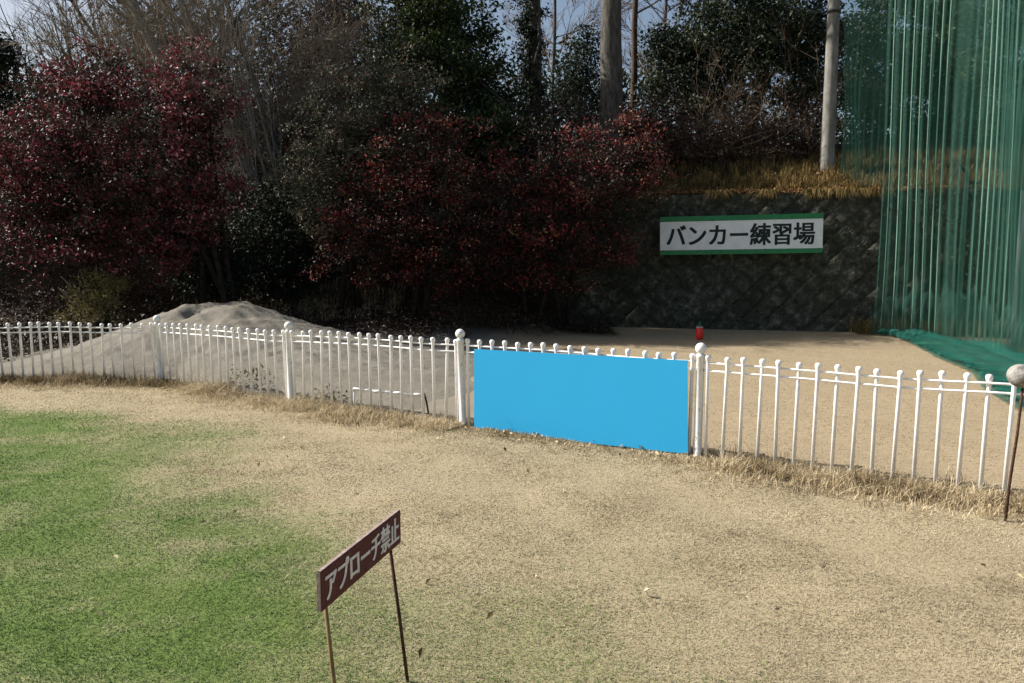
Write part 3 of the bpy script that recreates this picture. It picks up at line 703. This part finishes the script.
def leafy(name, label, cat, base, blobs, clumps, per, spread, size, m, bark, tr=.12, tcol=(.5, .28, .12), trunk_to=None, up=.3, nl=14, group=None, aspect=.5, stems=1):
    base = Vector(base); base.z = float(terrain(base.x, base.y)) - .05
    t = thing(name, label, cat, base, group)
    pts, ct, cs = clump_points(blobs, clumps, per, spread)
    gz = terrain(pts[:, 0], pts[:, 1]); ok = pts[:, 2] > gz + .05; pts, ct = pts[ok], ct[ok]
    tint = np.clip(tcol[0] + tcol[1] * (ct - .5) * 2 + rng.normal(0, tcol[2], len(pts)), 0, 1)
    obj('crown', leaves_mesh('crown', pts, size, tint, up, aspect, base), m, t)
    top = Vector(trunk_to) if trunk_to else Vector(blobs[0][0])
    L = []
    for s in range(stems):
        o = Vector((random.gauss(0, .25), random.gauss(0, .15), 0)) if stems > 1 else Vector()
        tp = top + (Vector((random.gauss(0, .6), random.gauss(0, .4), random.gauss(0, .3))) if stems > 1 else Vector())
        ps = [base + o, (base + o).lerp(tp, .35) + Vector((random.gauss(0, .05), 0, 0)), (base + o).lerp(tp, .7) + Vector((random.gauss(0, .08), 0, 0)), tp]
        L.append((ps, [tr * 1.15, tr, tr * .75, tr * .45]))
    idx = rng.choice(len(cs), min(nl, len(cs)), replace=False)
    for k in idx:
        st = random.choice(L[:stems])[0]; f = random.uniform(1, 2.9); i0 = int(f); a = st[i0].lerp(st[i0 + 1] if i0 < 3 else st[3], f - i0)
        L += branch_lines(a, [cs[k]], tr * .38, .12)
    obj('trunk', tubes_mesh('trunk', L, 8, base), bark, t)
    return t
def blob(px, py, Y, rxp, rzp, ry): k = Y / 800; return (tuple(P(px, py, Y)), rxp * k, ry, rzp * k)

# red shrubs at the left
leafy('red_shrub', 'broad red leaved shrub at the far left, behind the fence and the sand mound', 'shrub', (-8.9, 17.3, 0),
      [blob(75, 150, 17.0, 88, 88, 1.5), blob(25, 190, 16.8, 55, 85, 1.3), blob(115, 215, 16.7, 62, 58, 1.2), blob(95, 85, 17.3, 50, 35, 1.2)], 520, 62, .15, .085, M['redleaf'], M['dktwig'], .06, (.47, .34, .24), None, .3, 30, None, .55, 5)
leafy('red_shrub', 'rounded red leaved shrub leaning over the crest of the sand mound', 'shrub', (-6.1, 17.4, 0),
      [blob(185, 110, 17.2, 52, 58, 1.3), blob(190, 190, 16.9, 55, 60, 1.2), blob(165, 250, 16.9, 40, 30, .9)], 300, 62, .15, .085, M['redleaf'], M['dktwig'], .06, (.5, .34, .24), None, .3, 20, None, .55, 4)
leafy('grey_green_shrub', 'grey green shrub with dusty leaves on the bank left of the middle', 'shrub', (-3.6, 18.6, 0),
      [blob(350, 130, 18.8, 55, 66, 1.2), blob(320, 190, 18.3, 40, 60, 1.1), blob(400, 100, 19.2, 42, 48, 1.1)], 300, 60, .16, .085, M['greyleaf'], M['dktwig'], .05, (.5, .36, .15), None, .3, 22, None, .5, 4)
leafy('red_shrub', 'dark shrub with crimson sprays in the middle of the bank, left of the big trunk', 'shrub', (-2.2, 18.3, 0),
      [blob(420, 170, 18.4, 68, 72, 1.3), blob(370, 230, 17.9, 58, 52, 1.1), blob(440, 250, 17.9, 55, 52, 1.0)], 420, 60, .16, .08, M['darkredleaf'], M['dktwig'], .05, (.47, .44, .16), None, .3, 26, None, .5, 4)
leafy('red_shrub', 'wide dusky red shrub on the bank beside the left end of the wall', 'shrub', (.9, 18.8, 0),
      [blob(560, 180, 18.9, 82, 62, 1.4), blob(620, 165, 19.3, 56, 52, 1.2), blob(545, 250, 18.4, 65, 50, 1.0), blob(500, 220, 18.4, 50, 70, 1.1), blob(600, 245, 18.9, 40, 45, .9)], 560, 60, .17, .08, M['darkredleaf'], M['dktwig'], .05, (.42, .44, .16), None, .3, 30, None, .5, 5)
leafy('yellow_green_shrub', 'low yellow green bush behind the fence, left of the sand mound', 'shrub', (-8.4, 16.2, 0),
      [blob(90, 303, 16.1, 36, 26, .6), blob(110, 285, 16.2, 22, 20, .4)], 90, 40, .10, .06, M['yellow'], M['twig'], .02, (.5, .36, .15), None, .4, 12, None, .35, 3)
# evergreens on top of the bank
leafy('evergreen_tree', 'dense green tree at the top of the picture, left of the tree gap', 'tree', (-2.0, 23.5, 0),
      [blob(445, 30, 23, 62, 62, 1.8), blob(410, -20, 23, 50, 60, 1.8), blob(480, 90, 22.5, 45, 50, 1.5), blob(430, 60, 21.6, 40, 30, 1.2), blob(400, 70, 22.5, 36, 40, 1.2), blob(470, 125, 21.5, 50, 36, 1.2)], 620, 60, .22, .13, M['green'], M['bark'], .16, (.5, .36, .14), None, .4, 20)
leafy('ivy_tree', 'dark ivy covered trunk left of the pale sky gap', 'tree', (.65, 24.5, 0),
      [(tuple(P(530, y, 24.5)), .45, .45, 1.0) for y in (120, 85, 50, 15, -25)], 150, 50, .12, .10, M['dkgreen'], M['bark'], .2, (.35, .3, .14), P(531, -60, 24.5), .3, 6)
leafy('small_evergreen', 'small dark evergreen standing in the sky gap left of the big trunk', 'tree', (2.6, 32, 0),
      [blob(582, 62, 32, 24, 24, .9), blob(575, 95, 32, 32, 25, 1.1), blob(590, 40, 32, 14, 15, .6)], 130, 45, .2, .13, M['dkgreen'], M['bark'], .1, (.4, .35, .15), None, .4, 8)
leafy('evergreen_tree', 'glossy dark evergreen right of the sky gap, behind the wall sign', 'tree', (5.2, 26, 0),
      [blob(690, 70, 26, 42, 36, 1.4), blob(672, 45, 26, 24, 24, 1.0), blob(715, 100, 25.6, 38, 34, 1.3), blob(660, 90, 26, 18, 22, .8)], 240, 55, .2, .13, M['dkgreen'], M['bark'], .14, (.5, .4, .15), None, .35, 14)
leafy('evergreen_tree', 'tall overhanging evergreen just left of the concrete pole', 'tree', (7.2, 25, 0),
      [blob(770, 45, 24.5, 66, 50, 1.6), blob(740, -10, 25, 60, 50, 1.8), blob(800, 90, 24, 36, 40, 1.3), blob(730, 40, 25, 45, 40, 1.5), blob(815, 20, 24, 30, 50, 1.2)], 520, 58, .22, .13, M['dkgreen'], M['bark'], .18, (.55, .42, .15), None, .35, 22)
leafy('brown_thicket', 'brown leaved thicket above the wall, left of the concrete pole', 'shrub', (6.3, 23.4, 0),
      [blob(720, 140, 23.4, 50, 36, 1.0), blob(775, 135, 23.4, 48, 42, 1.0), blob(680, 140, 23.0, 44, 34, 1.0), blob(810, 140, 23.2, 25, 40, .8)], 240, 52, .2, .09, M['brown'], M['twig'], .04, (.4, .36, .16), None, .3, 34, None, .5, 6)
# woods seen through the net
for (px, Y, lab, mm) in ((880, 26, 'dark tree behind the fold of the green net, next to the pole', 'dkgreen'), (960, 25, 'broad dark tree behind the middle of the green net', 'green'), (1050, 26, 'dark tree behind the right edge of the green net', 'dkgreen')):
    b = P(px, 150, Y)
    bl = [blob(px, 110, Y, 52, 60, 1.5), blob(px + 22, 60, Y, 40, 40, 1.5), blob(px - 12, 30, Y, 34, 40, 1.3), blob(px, 165, Y - 1, 60, 40, 1.2)]
    bl += [blob(px + 4, -40, Y, 50, 45, 1.5), blob(px - 20, 75, Y + .8, 60, 60, 1.4), blob(px + 40, 0, Y + .8, 50, 55, 1.4)] + ([blob(858, 45, 26, 26, 70, 1.2), blob(862, 130, 25.5, 26, 50, 1.0)] if px == 880 else [])
    leafy('evergreen_tree', lab, 'tree', (b.x, Y, 0), bl, 560, 52, .22, .14, M[mm], M['bark'], .15, (.5, .4, .15), None, .35, 16)
leafy('overhanging_shrub', 'grey green shrub hanging over the wall behind the green net', 'shrub', (11.2, 19.5, 0),
      [blob(1000, 250, 17.9, 50, 55, .5), blob(950, 215, 18.3, 45, 35, .5)], 130, 40, .14, .08, M['greyleaf'], M['dktwig'], .04, (.3, .3, .12), (11.0, 19.0, 4.0), .3, 14, None, .5, 3)
# conifer at the left picture edge
leafy('dark_conifer', 'dark conifer at the top left corner behind the red shrub', 'tree', (-15.2, 24, 0),
      [blob(-5, 85, 24, 22, 34, .8), blob(-2, 50, 24, 16, 22, .6)], 120, 50, .16, .10, M['dkgreen'], M['bark'], .12, (.3, .3, .14), None, .4, 8)
leafy('brown_thicket', 'tall brown twiggy mass rising between the pale leaning stems and the dense green tree', 'tree', tuple(P(318, 120, 26)),
      [blob(310, 70, 26, 55, 60, 1.5), blob(340, 10, 26.5, 50, 45, 1.5), blob(270, 110, 25, 50, 40, 1.2), blob(355, 70, 25, 40, 50, 1.2)], 640, 40, .34, .12, M['brown'], M['twig'], .07, (.45, .36, .16), None, .2, 60, None, .4, 6)
# denser wood behind the bank: fills between the shrubs
for (px, py, Y, rxp, rzp, lab, mm, nm, ct_) in (
        (300, 150, 24, 60, 60, 'brown bramble mass on the bank between the two red shrubs', 'brown', 'brown_thicket', 'shrub'),
        (20, 165, 20.5, 60, 50, 'brown leaved thicket behind the far left red shrub, below the dark conifer', 'brown', 'brown_thicket', 'shrub'),
        (205, 255, 18.4, 40, 42, 'dark low bush in the shade right behind the crest of the sand mound', 'dkgreen', 'shade_bush', 'shrub'),
        (270, 240, 19.4, 48, 70, 'dark hollow bush in the shade right of the sand mound crest', 'dkgreen', 'shade_bush', 'shrub'),
        (530, 130, 22.5, 70, 36, 'dusky brown thicket below the ivy covered trunk', 'brown', 'brown_thicket', 'shrub'),
        (640, 130, 23.5, 60, 30, 'dusky thicket on the crest at the foot of the big trunk', 'brown', 'brown_thicket', 'shrub')):
    b = P(px, py, Y)
    leafy(nm, lab, ct_, (b.x, Y, 0), [blob(px, py, Y, rxp, rzp, 1.0), blob(px + 20, py + 20, Y - .3, rxp * .7, rzp * .7, .8)], 230, 52, .2, .095, M[mm], M['dktwig'], .045, (.3, .3, .15), None, .3, 30, None, .5, 5)

# trunks with bare limbs
def grow(lines, p, d, r, ln, lvl, maxl, spread=.5, up=.12, mink=.006):
    pts, rad = [p], [r]; n = 4
    for k in range(n):
        d = (d + Vector((random.gauss(0, .09), random.gauss(0, .09), random.gauss(0, .06) + up * .12))).normalized()
        p = p + d * ln / n; pts.append(p); rad.append(r * (1 - .5 * (k + 1) / n))
    lines.append((pts, rad))
    if lvl >= maxl: return
    for k in range(random.choice((3, 4, 5)) if lvl else 6):
        i = random.randint(1, n); a = Vector((random.gauss(0, 1), random.gauss(0, 1), random.gauss(0, .6))); a = (a - d * a.dot(d)).normalized()
        grow(lines, pts[i], (d + a * random.uniform(.35, 1) * spread * 1.5 + Vector((0, 0, up))).normalized(), max(rad[i] * random.uniform(.4, .62), mink), ln * random.uniform(.45, .72), lvl + 1, maxl, spread, up, mink)
def bare(name, label, base, top, r, m, nl, maxl=3, ln=2.4, start=.45, spread=.5, mink=.007, cat='tree', tw='twig'):
    base = Vector(base); base.z = float(terrain(base.x, base.y)) - .05; top = Vector(top)
    t = thing(name, label, cat, base)
    ps = [base.lerp(top, f) + Vector((random.gauss(0, .03) * (k > 0), random.gauss(0, .03), 0)) for k, f in enumerate(np.linspace(0, 1, 8))]
    obj('trunk', tubes_mesh('trunk', [(ps, [r * (1.12 if k == 0 else 1) * (1 - .5 * k / 7) for k in range(8)])], 12, base), m, t)
    L = []
    for k in range(nl):
        f = random.uniform(start, 1) * 6.9; i = int(f); p = ps[i].lerp(ps[i + 1], f - i)
        a = random.uniform(0, 6.28); d = Vector((math.cos(a), .6 * math.sin(a), random.uniform(.2, .9))).normalized()
        grow(L, p, d, r * random.uniform(.15, .3), ln * random.uniform(.6, 1.1), 0, maxl, spread, .12, mink)
    obj('crown', tubes_mesh('crown', L, 4, base, False), M[tw], t)
    return t
bare('tall_tree', 'thick grey tree trunk rising above the middle of the bank', P(611, 130, 23), P(613, -160, 23), .37, M['bark'], 8, 2, 2.6, .62)
bare('slender_tree', 'slim reddish brown trunk just right of the thick grey trunk', P(633, 130, 27), P(638, -140, 27), .12, M['barkb'], 10, 2, 2.2, .3)
bare('bare_tree', 'leafless tree standing far back in the sky gap', P(552, 120, 36), P(556, -60, 36), .10, M['bark'], 14, 3, 2.6, .2, .5, .009)
bare('bare_tree', 'leafless tree right behind the slim reddish trunk', P(668, 120, 38), P(664, -70, 38), .11, M['bark'], 16, 3, 2.8, .2, .5, .009)
# leaning pale stems, top left
for (x0, y0, x1, y1, Y, r, lab) in ((215, 130, 95, -70, 21.5, .20, 'pale leaning trunk above the red shrubs, nearest the corner'), (250, 140, 150, -80, 21, .17, 'pale leaning trunk above the rounded red shrub'),
                                    (150, 110, 40, -50, 23, .07, 'thin dark leaning stem crossing the pale sky at top left'), (290, 150, 205, -60, 20.5, .09, 'leaning grey stem rising behind the brown bramble mass')):
    a = P(x0, y0, Y); bb = Vector((a.x + .6, Y, 0))
    bare('leaning_tree', lab, bb, P(x1, y1, Y), r, M['barkp'] if r > .1 else M['bark'], 26, 3, 2.0, .3, .5, .006, 'tree', 'paletwig')
# sheaves of thin upright stems
def sheaf(label, pxs, py0, py1, Y, n, leanpx, m, rr=(.008, .02)):
    b = P(sum(pxs) / 2, py0, Y); b.z = float(terrain(b.x, b.y))
    t = thing('bare_shrub', label, 'shrub', b); L = []; T = []
    for k in range(n):
        x = random.uniform(*pxs); a = P(x, py0 + random.uniform(-10, 30), Y + random.uniform(-.6, .6)); e = P(x - leanpx * random.uniform(.3, 1.3) + random.gauss(0, 12), py1 + random.uniform(-30, 70), Y + random.uniform(-.8, .8))
        a.z = min(a.z, float(terrain(a.x, a.y)) - .05)
        r = random.uniform(*rr); ps = [a.lerp(e, f) + Vector((random.gauss(0, .07), random.gauss(0, .07), 0)) for f in (0, .3, .55, .8, 1)]
        L.append((ps, [r, r * .9, r * .75, r * .55, r * .3]))
        for j in range(7):
            f = random.uniform(.8, 3.9); i = int(f); p = ps[i].lerp(ps[i + 1], f - i)
            grow(T, p, Vector((random.gauss(-.2, .6), random.gauss(0, .5), random.uniform(.3, 1))).normalized(), r * .45, random.uniform(.5, 1.2), 1, 2, .5, .1, .004)
    obj('stem', tubes_mesh('stem', L, 5, b, False), m, t); obj('twig', tubes_mesh('twig', T, 3, b, False), M['paletwig'] if m is M['paletwig'] or m is M['barkp'] else M['twig'], t)
sheaf('sheaf of thin grey leaning stems right of the pale trunks', (215, 300), 150, -20, 20.2, 46, 70, M['barkp'])
sheaf('dense sheaf of pale leaning stems above the first red shrub', (90, 250), 120, -20, 22.5, 60, 80, M['paletwig'], (.01, .035))
sheaf('tangle of upright brown stems left of the dense green tree', (280, 390), 130, -20, 21.5, 50, 20, M['twig'])
sheaf('thin bare stems behind the brown thicket above the wall sign', (690, 820), 160, 60, 23, 26, -8, M['barkb'])
sheaf('fan of bare twigs in front of the pale sky at top left', (20, 150), 100, -10, 25, 30, 45, M['bark'], (.01, .03))

# off to the left the wood goes on and shades the bank
for (x, y, s) in ((-24, 29, 1.2), (-18, 21.5, .6), (-28, 32, 1.4)):
    if s == 0: continue
    z = float(terrain(x, y))
    lab = {-24: 'broad evergreen at the far left of the bank', -18: 'low evergreen near the bank foot at far left', -28: 'tallest evergreen at the far left of the wood'}[x]
    leafy('evergreen_tree', lab, 'tree', (x, y, 0), [((x, y, z + 4 * s), 2.2 * s, 2.0 * s, 2.4 * s), ((x + .5, y, z + 6.5 * s), 1.7 * s, 1.6 * s, 1.8 * s), ((x - .6, y, z + 2 * s), 1.8 * s, 1.5 * s, 1.3 * s)], 260, 30, .35, .26, M['dkgreen'], M['bark'], .2, (.4, .35, .15), None, .3, 12)

# undergrowth over the shaded bank, dry grass above the wall
k = 5200; cx = rng.uniform(-13, 2.2, k); cy = 16.9 + 7 * rng.random(k) ** 1.3; per = 9
ok = ~((cx > -9.2) & (cx < -.5) & (cy < 17.25)) & ~((cx > -1) & (cy < 18.0 + .5 * (cx > 1))); cx, cy = cx[ok], cy[ok]; k = len(cx)
ex_ = rng.uniform(-13.5, -8.8, 700); ey_ = 13.4 + 3.6 * rng.random(700); cx = np.concatenate([cx, ex_]); cy = np.concatenate([cy, ey_]); k = len(cx)
ch = rng.uniform(.05, .5, k); ct = rng.random(k)
x = np.repeat(cx, per) + rng.normal(0, .12, k * per); y = np.repeat(cy, per) + rng.normal(0, .12, k * per)
z = terrain(x, y) + np.repeat(ch, per) * rng.random(k * per) + .01
kind(obj('undergrowth', leaves_mesh('undergrowth', np.stack([x, y, z], 1), .075, np.clip(.35 + .35 * (np.repeat(ct, per) - .5) * 2 + rng.normal(0, .2, k * per), 0, 1), .6, .5), M['brown']), 'stuff')
k = 1300; u = rng.uniform(-2.2, 9.5, k); s = .62 + 3.6 * rng.random(k) ** 1.1; per = 16
cx = WA[0] + wdv[0] * u + wn[0] * s; cy = WA[1] + wdv[1] * u + wn[1] * s
x = np.repeat(cx, per) + rng.normal(0, .07, k * per); y = np.repeat(cy, per) + rng.normal(0, .07, k * per)
ss = (x - WA[0]) * wn[0] + (y - WA[1]) * wn[1]; ok = ss > .62
hh = (np.repeat(rng.uniform(.06, .36, k), per) * rng.uniform(.5, 1.2, k * per))
tt_ = np.clip(np.repeat(rng.random(k), per) * .7 + rng.normal(.15, .15, k * per), 0, 1)
kind(obj('bank_grass', blades_mesh('bank_grass', np.stack([x, y, terrain(x, y) - .01], 1)[ok], hh[ok], rng.uniform(.010, .022, ok.sum()), tt_[ok], .7), M['bankgrass']), 'stuff')
k = 5200; u = rng.uniform(-2.5, 9.5, k); s = .3 + 2.2 * rng.random(k) ** 1.8
x = WA[0] + wdv[0] * u + wn[0] * s; y = WA[1] + wdv[1] * u + wn[1] * s
kind(obj('leaf_litter', leaves_mesh('leaf_litter', np.stack([x, y, np.maximum(terrain(x, y), 3.36) + rng.uniform(.005, .07, k)], 1), .085, np.clip(rng.normal(.55, .28, k), 0, 1), .9, .55), M['litterleaf']), 'stuff')
# pale grass on the bank in the gap between the shrubs, and weeds on the sand
k = 2600; x = rng.uniform(-7.2, -2.6, k); y = rng.uniform(18.3, 19.6, k); ok = vn(x, y, .5) > .42; x, y = x[ok], y[ok]
kind(obj('gap_grass', blades_mesh('gap_grass', np.stack([x, y, terrain(x, y)], 1), rng.uniform(.06, .28, len(x)), rng.uniform(.012, .024, len(x)), np.clip(rng.normal(.55, .25, len(x)), 0, 1), .9), M['straw']), 'stuff')
cl_ = [behind(238, 376, .5), behind(262, 378, .45), behind(252, 372, .6), behind(186, 352, 1.3), behind(180, 357, 1.2), behind(331, 392, .3), behind(332, 398, .25)]
x = np.concatenate([rng.normal(c.x, .09, 60) for c in cl_]); y = np.concatenate([rng.normal(c.y, .07, 60) for c in cl_]); z = np.concatenate([c.z + rng.normal(0, .05, 60) for c in cl_])
kind(obj('sand_weeds', leaves_mesh('sand_weeds', np.stack([x, y, z], 1), .05, np.clip(rng.normal(.5, .25, len(x)), 0, 1), .3, .45), M['yellow']), 'stuff')
k = 3600; u = rng.uniform(-2.5, 9.5, k); u = u[vn(u, u * 0, .35) > .38]; k = len(u); s = .22 + .3 * rng.random(k); L_ = rng.uniform(.12, .42, k)
p0 = np.stack([WA[0] + wdv[0] * u + wn[0] * s, WA[1] + wdv[1] * u + wn[1] * s, np.full(k, 3.35)], 1)
side = np.stack([np.full(k, wdv[0]), np.full(k, wdv[1]), np.zeros(k)], 1) * rng.uniform(.006, .013, k)[:, None]
out = np.stack([-wn[0] + rng.normal(0, .5, k), -wn[1] + rng.normal(0, .2, k), np.zeros(k)], 1) * L_[:, None]
v = np.stack([p0 - side, p0 + side, p0 + out * .55 + [0, 0, .05] + side * .8, p0 + out * .55 + [0, 0, .05] - side * .8, p0 + out - np.stack([0 * L_, 0 * L_, L_ * .55], 1)], 1)
i = np.arange(k)[:, None] * 5
f = np.stack([np.hstack([i, i + 1, i + 2]), np.hstack([i, i + 2, i + 3]), np.hstack([i + 3, i + 2, i + 4])], 1).reshape(-1, 3)
kind(obj('hanging_grass', npmesh('hanging_grass', v.reshape(-1, 3), f, np.repeat(np.clip(rng.normal(.5, .28, k), 0, 1), 5)), M['bankgrass']), 'stuff')
# weeds at the wall foot beyond the net
k = 160; u = rng.uniform(4.5, 12, k); s = -rng.random(k) * .7; per = 24
x = np.repeat(WA[0] + wdv[0] * u + wn[0] * s, per) + rng.normal(0, .08, k * per); y = np.repeat(WA[1] + wdv[1] * u + wn[1] * s, per) + rng.normal(0, .08, k * per)
kind(obj('wall_foot_weeds', blades_mesh('wall_foot_weeds', np.stack([x, y, terrain(x, y) * 0 - .01], 1), rng.uniform(.08, .5, k * per), rng.uniform(.008, .018, k * per), np.clip(rng.normal(.35, .2, k * per), 0, 1), .6), M['bankgrass']), 'stuff')
# far wood behind everything, one dark mass with a ragged top
xs_ = rng.uniform(-60, 60, 2600); yf_ = rng.uniform(44, 58, 2600); top = 5.0 + 2.5 * np.sin(xs_ * .21) + 1.6 * np.sin(xs_ * .77) + 6 * np.exp(-((xs_ + 13) / 4.5) ** 2) 
zz = terrain(xs_, yf_) + (rng.random(2600) ** .8) * np.maximum(top, 2.2) ; per = 26
pts = np.repeat(np.stack([xs_, yf_, zz], 1), per, 0) + rng.normal(0, .55, (2600 * per, 3))
kind(obj('far_wood', leaves_mesh('far_wood', pts, .42, np.clip(np.repeat(rng.random(2600), per) * .6 + rng.normal(.1, .15, 2600 * per), 0, 1), .3), M['dkgreen']), 'stuff')
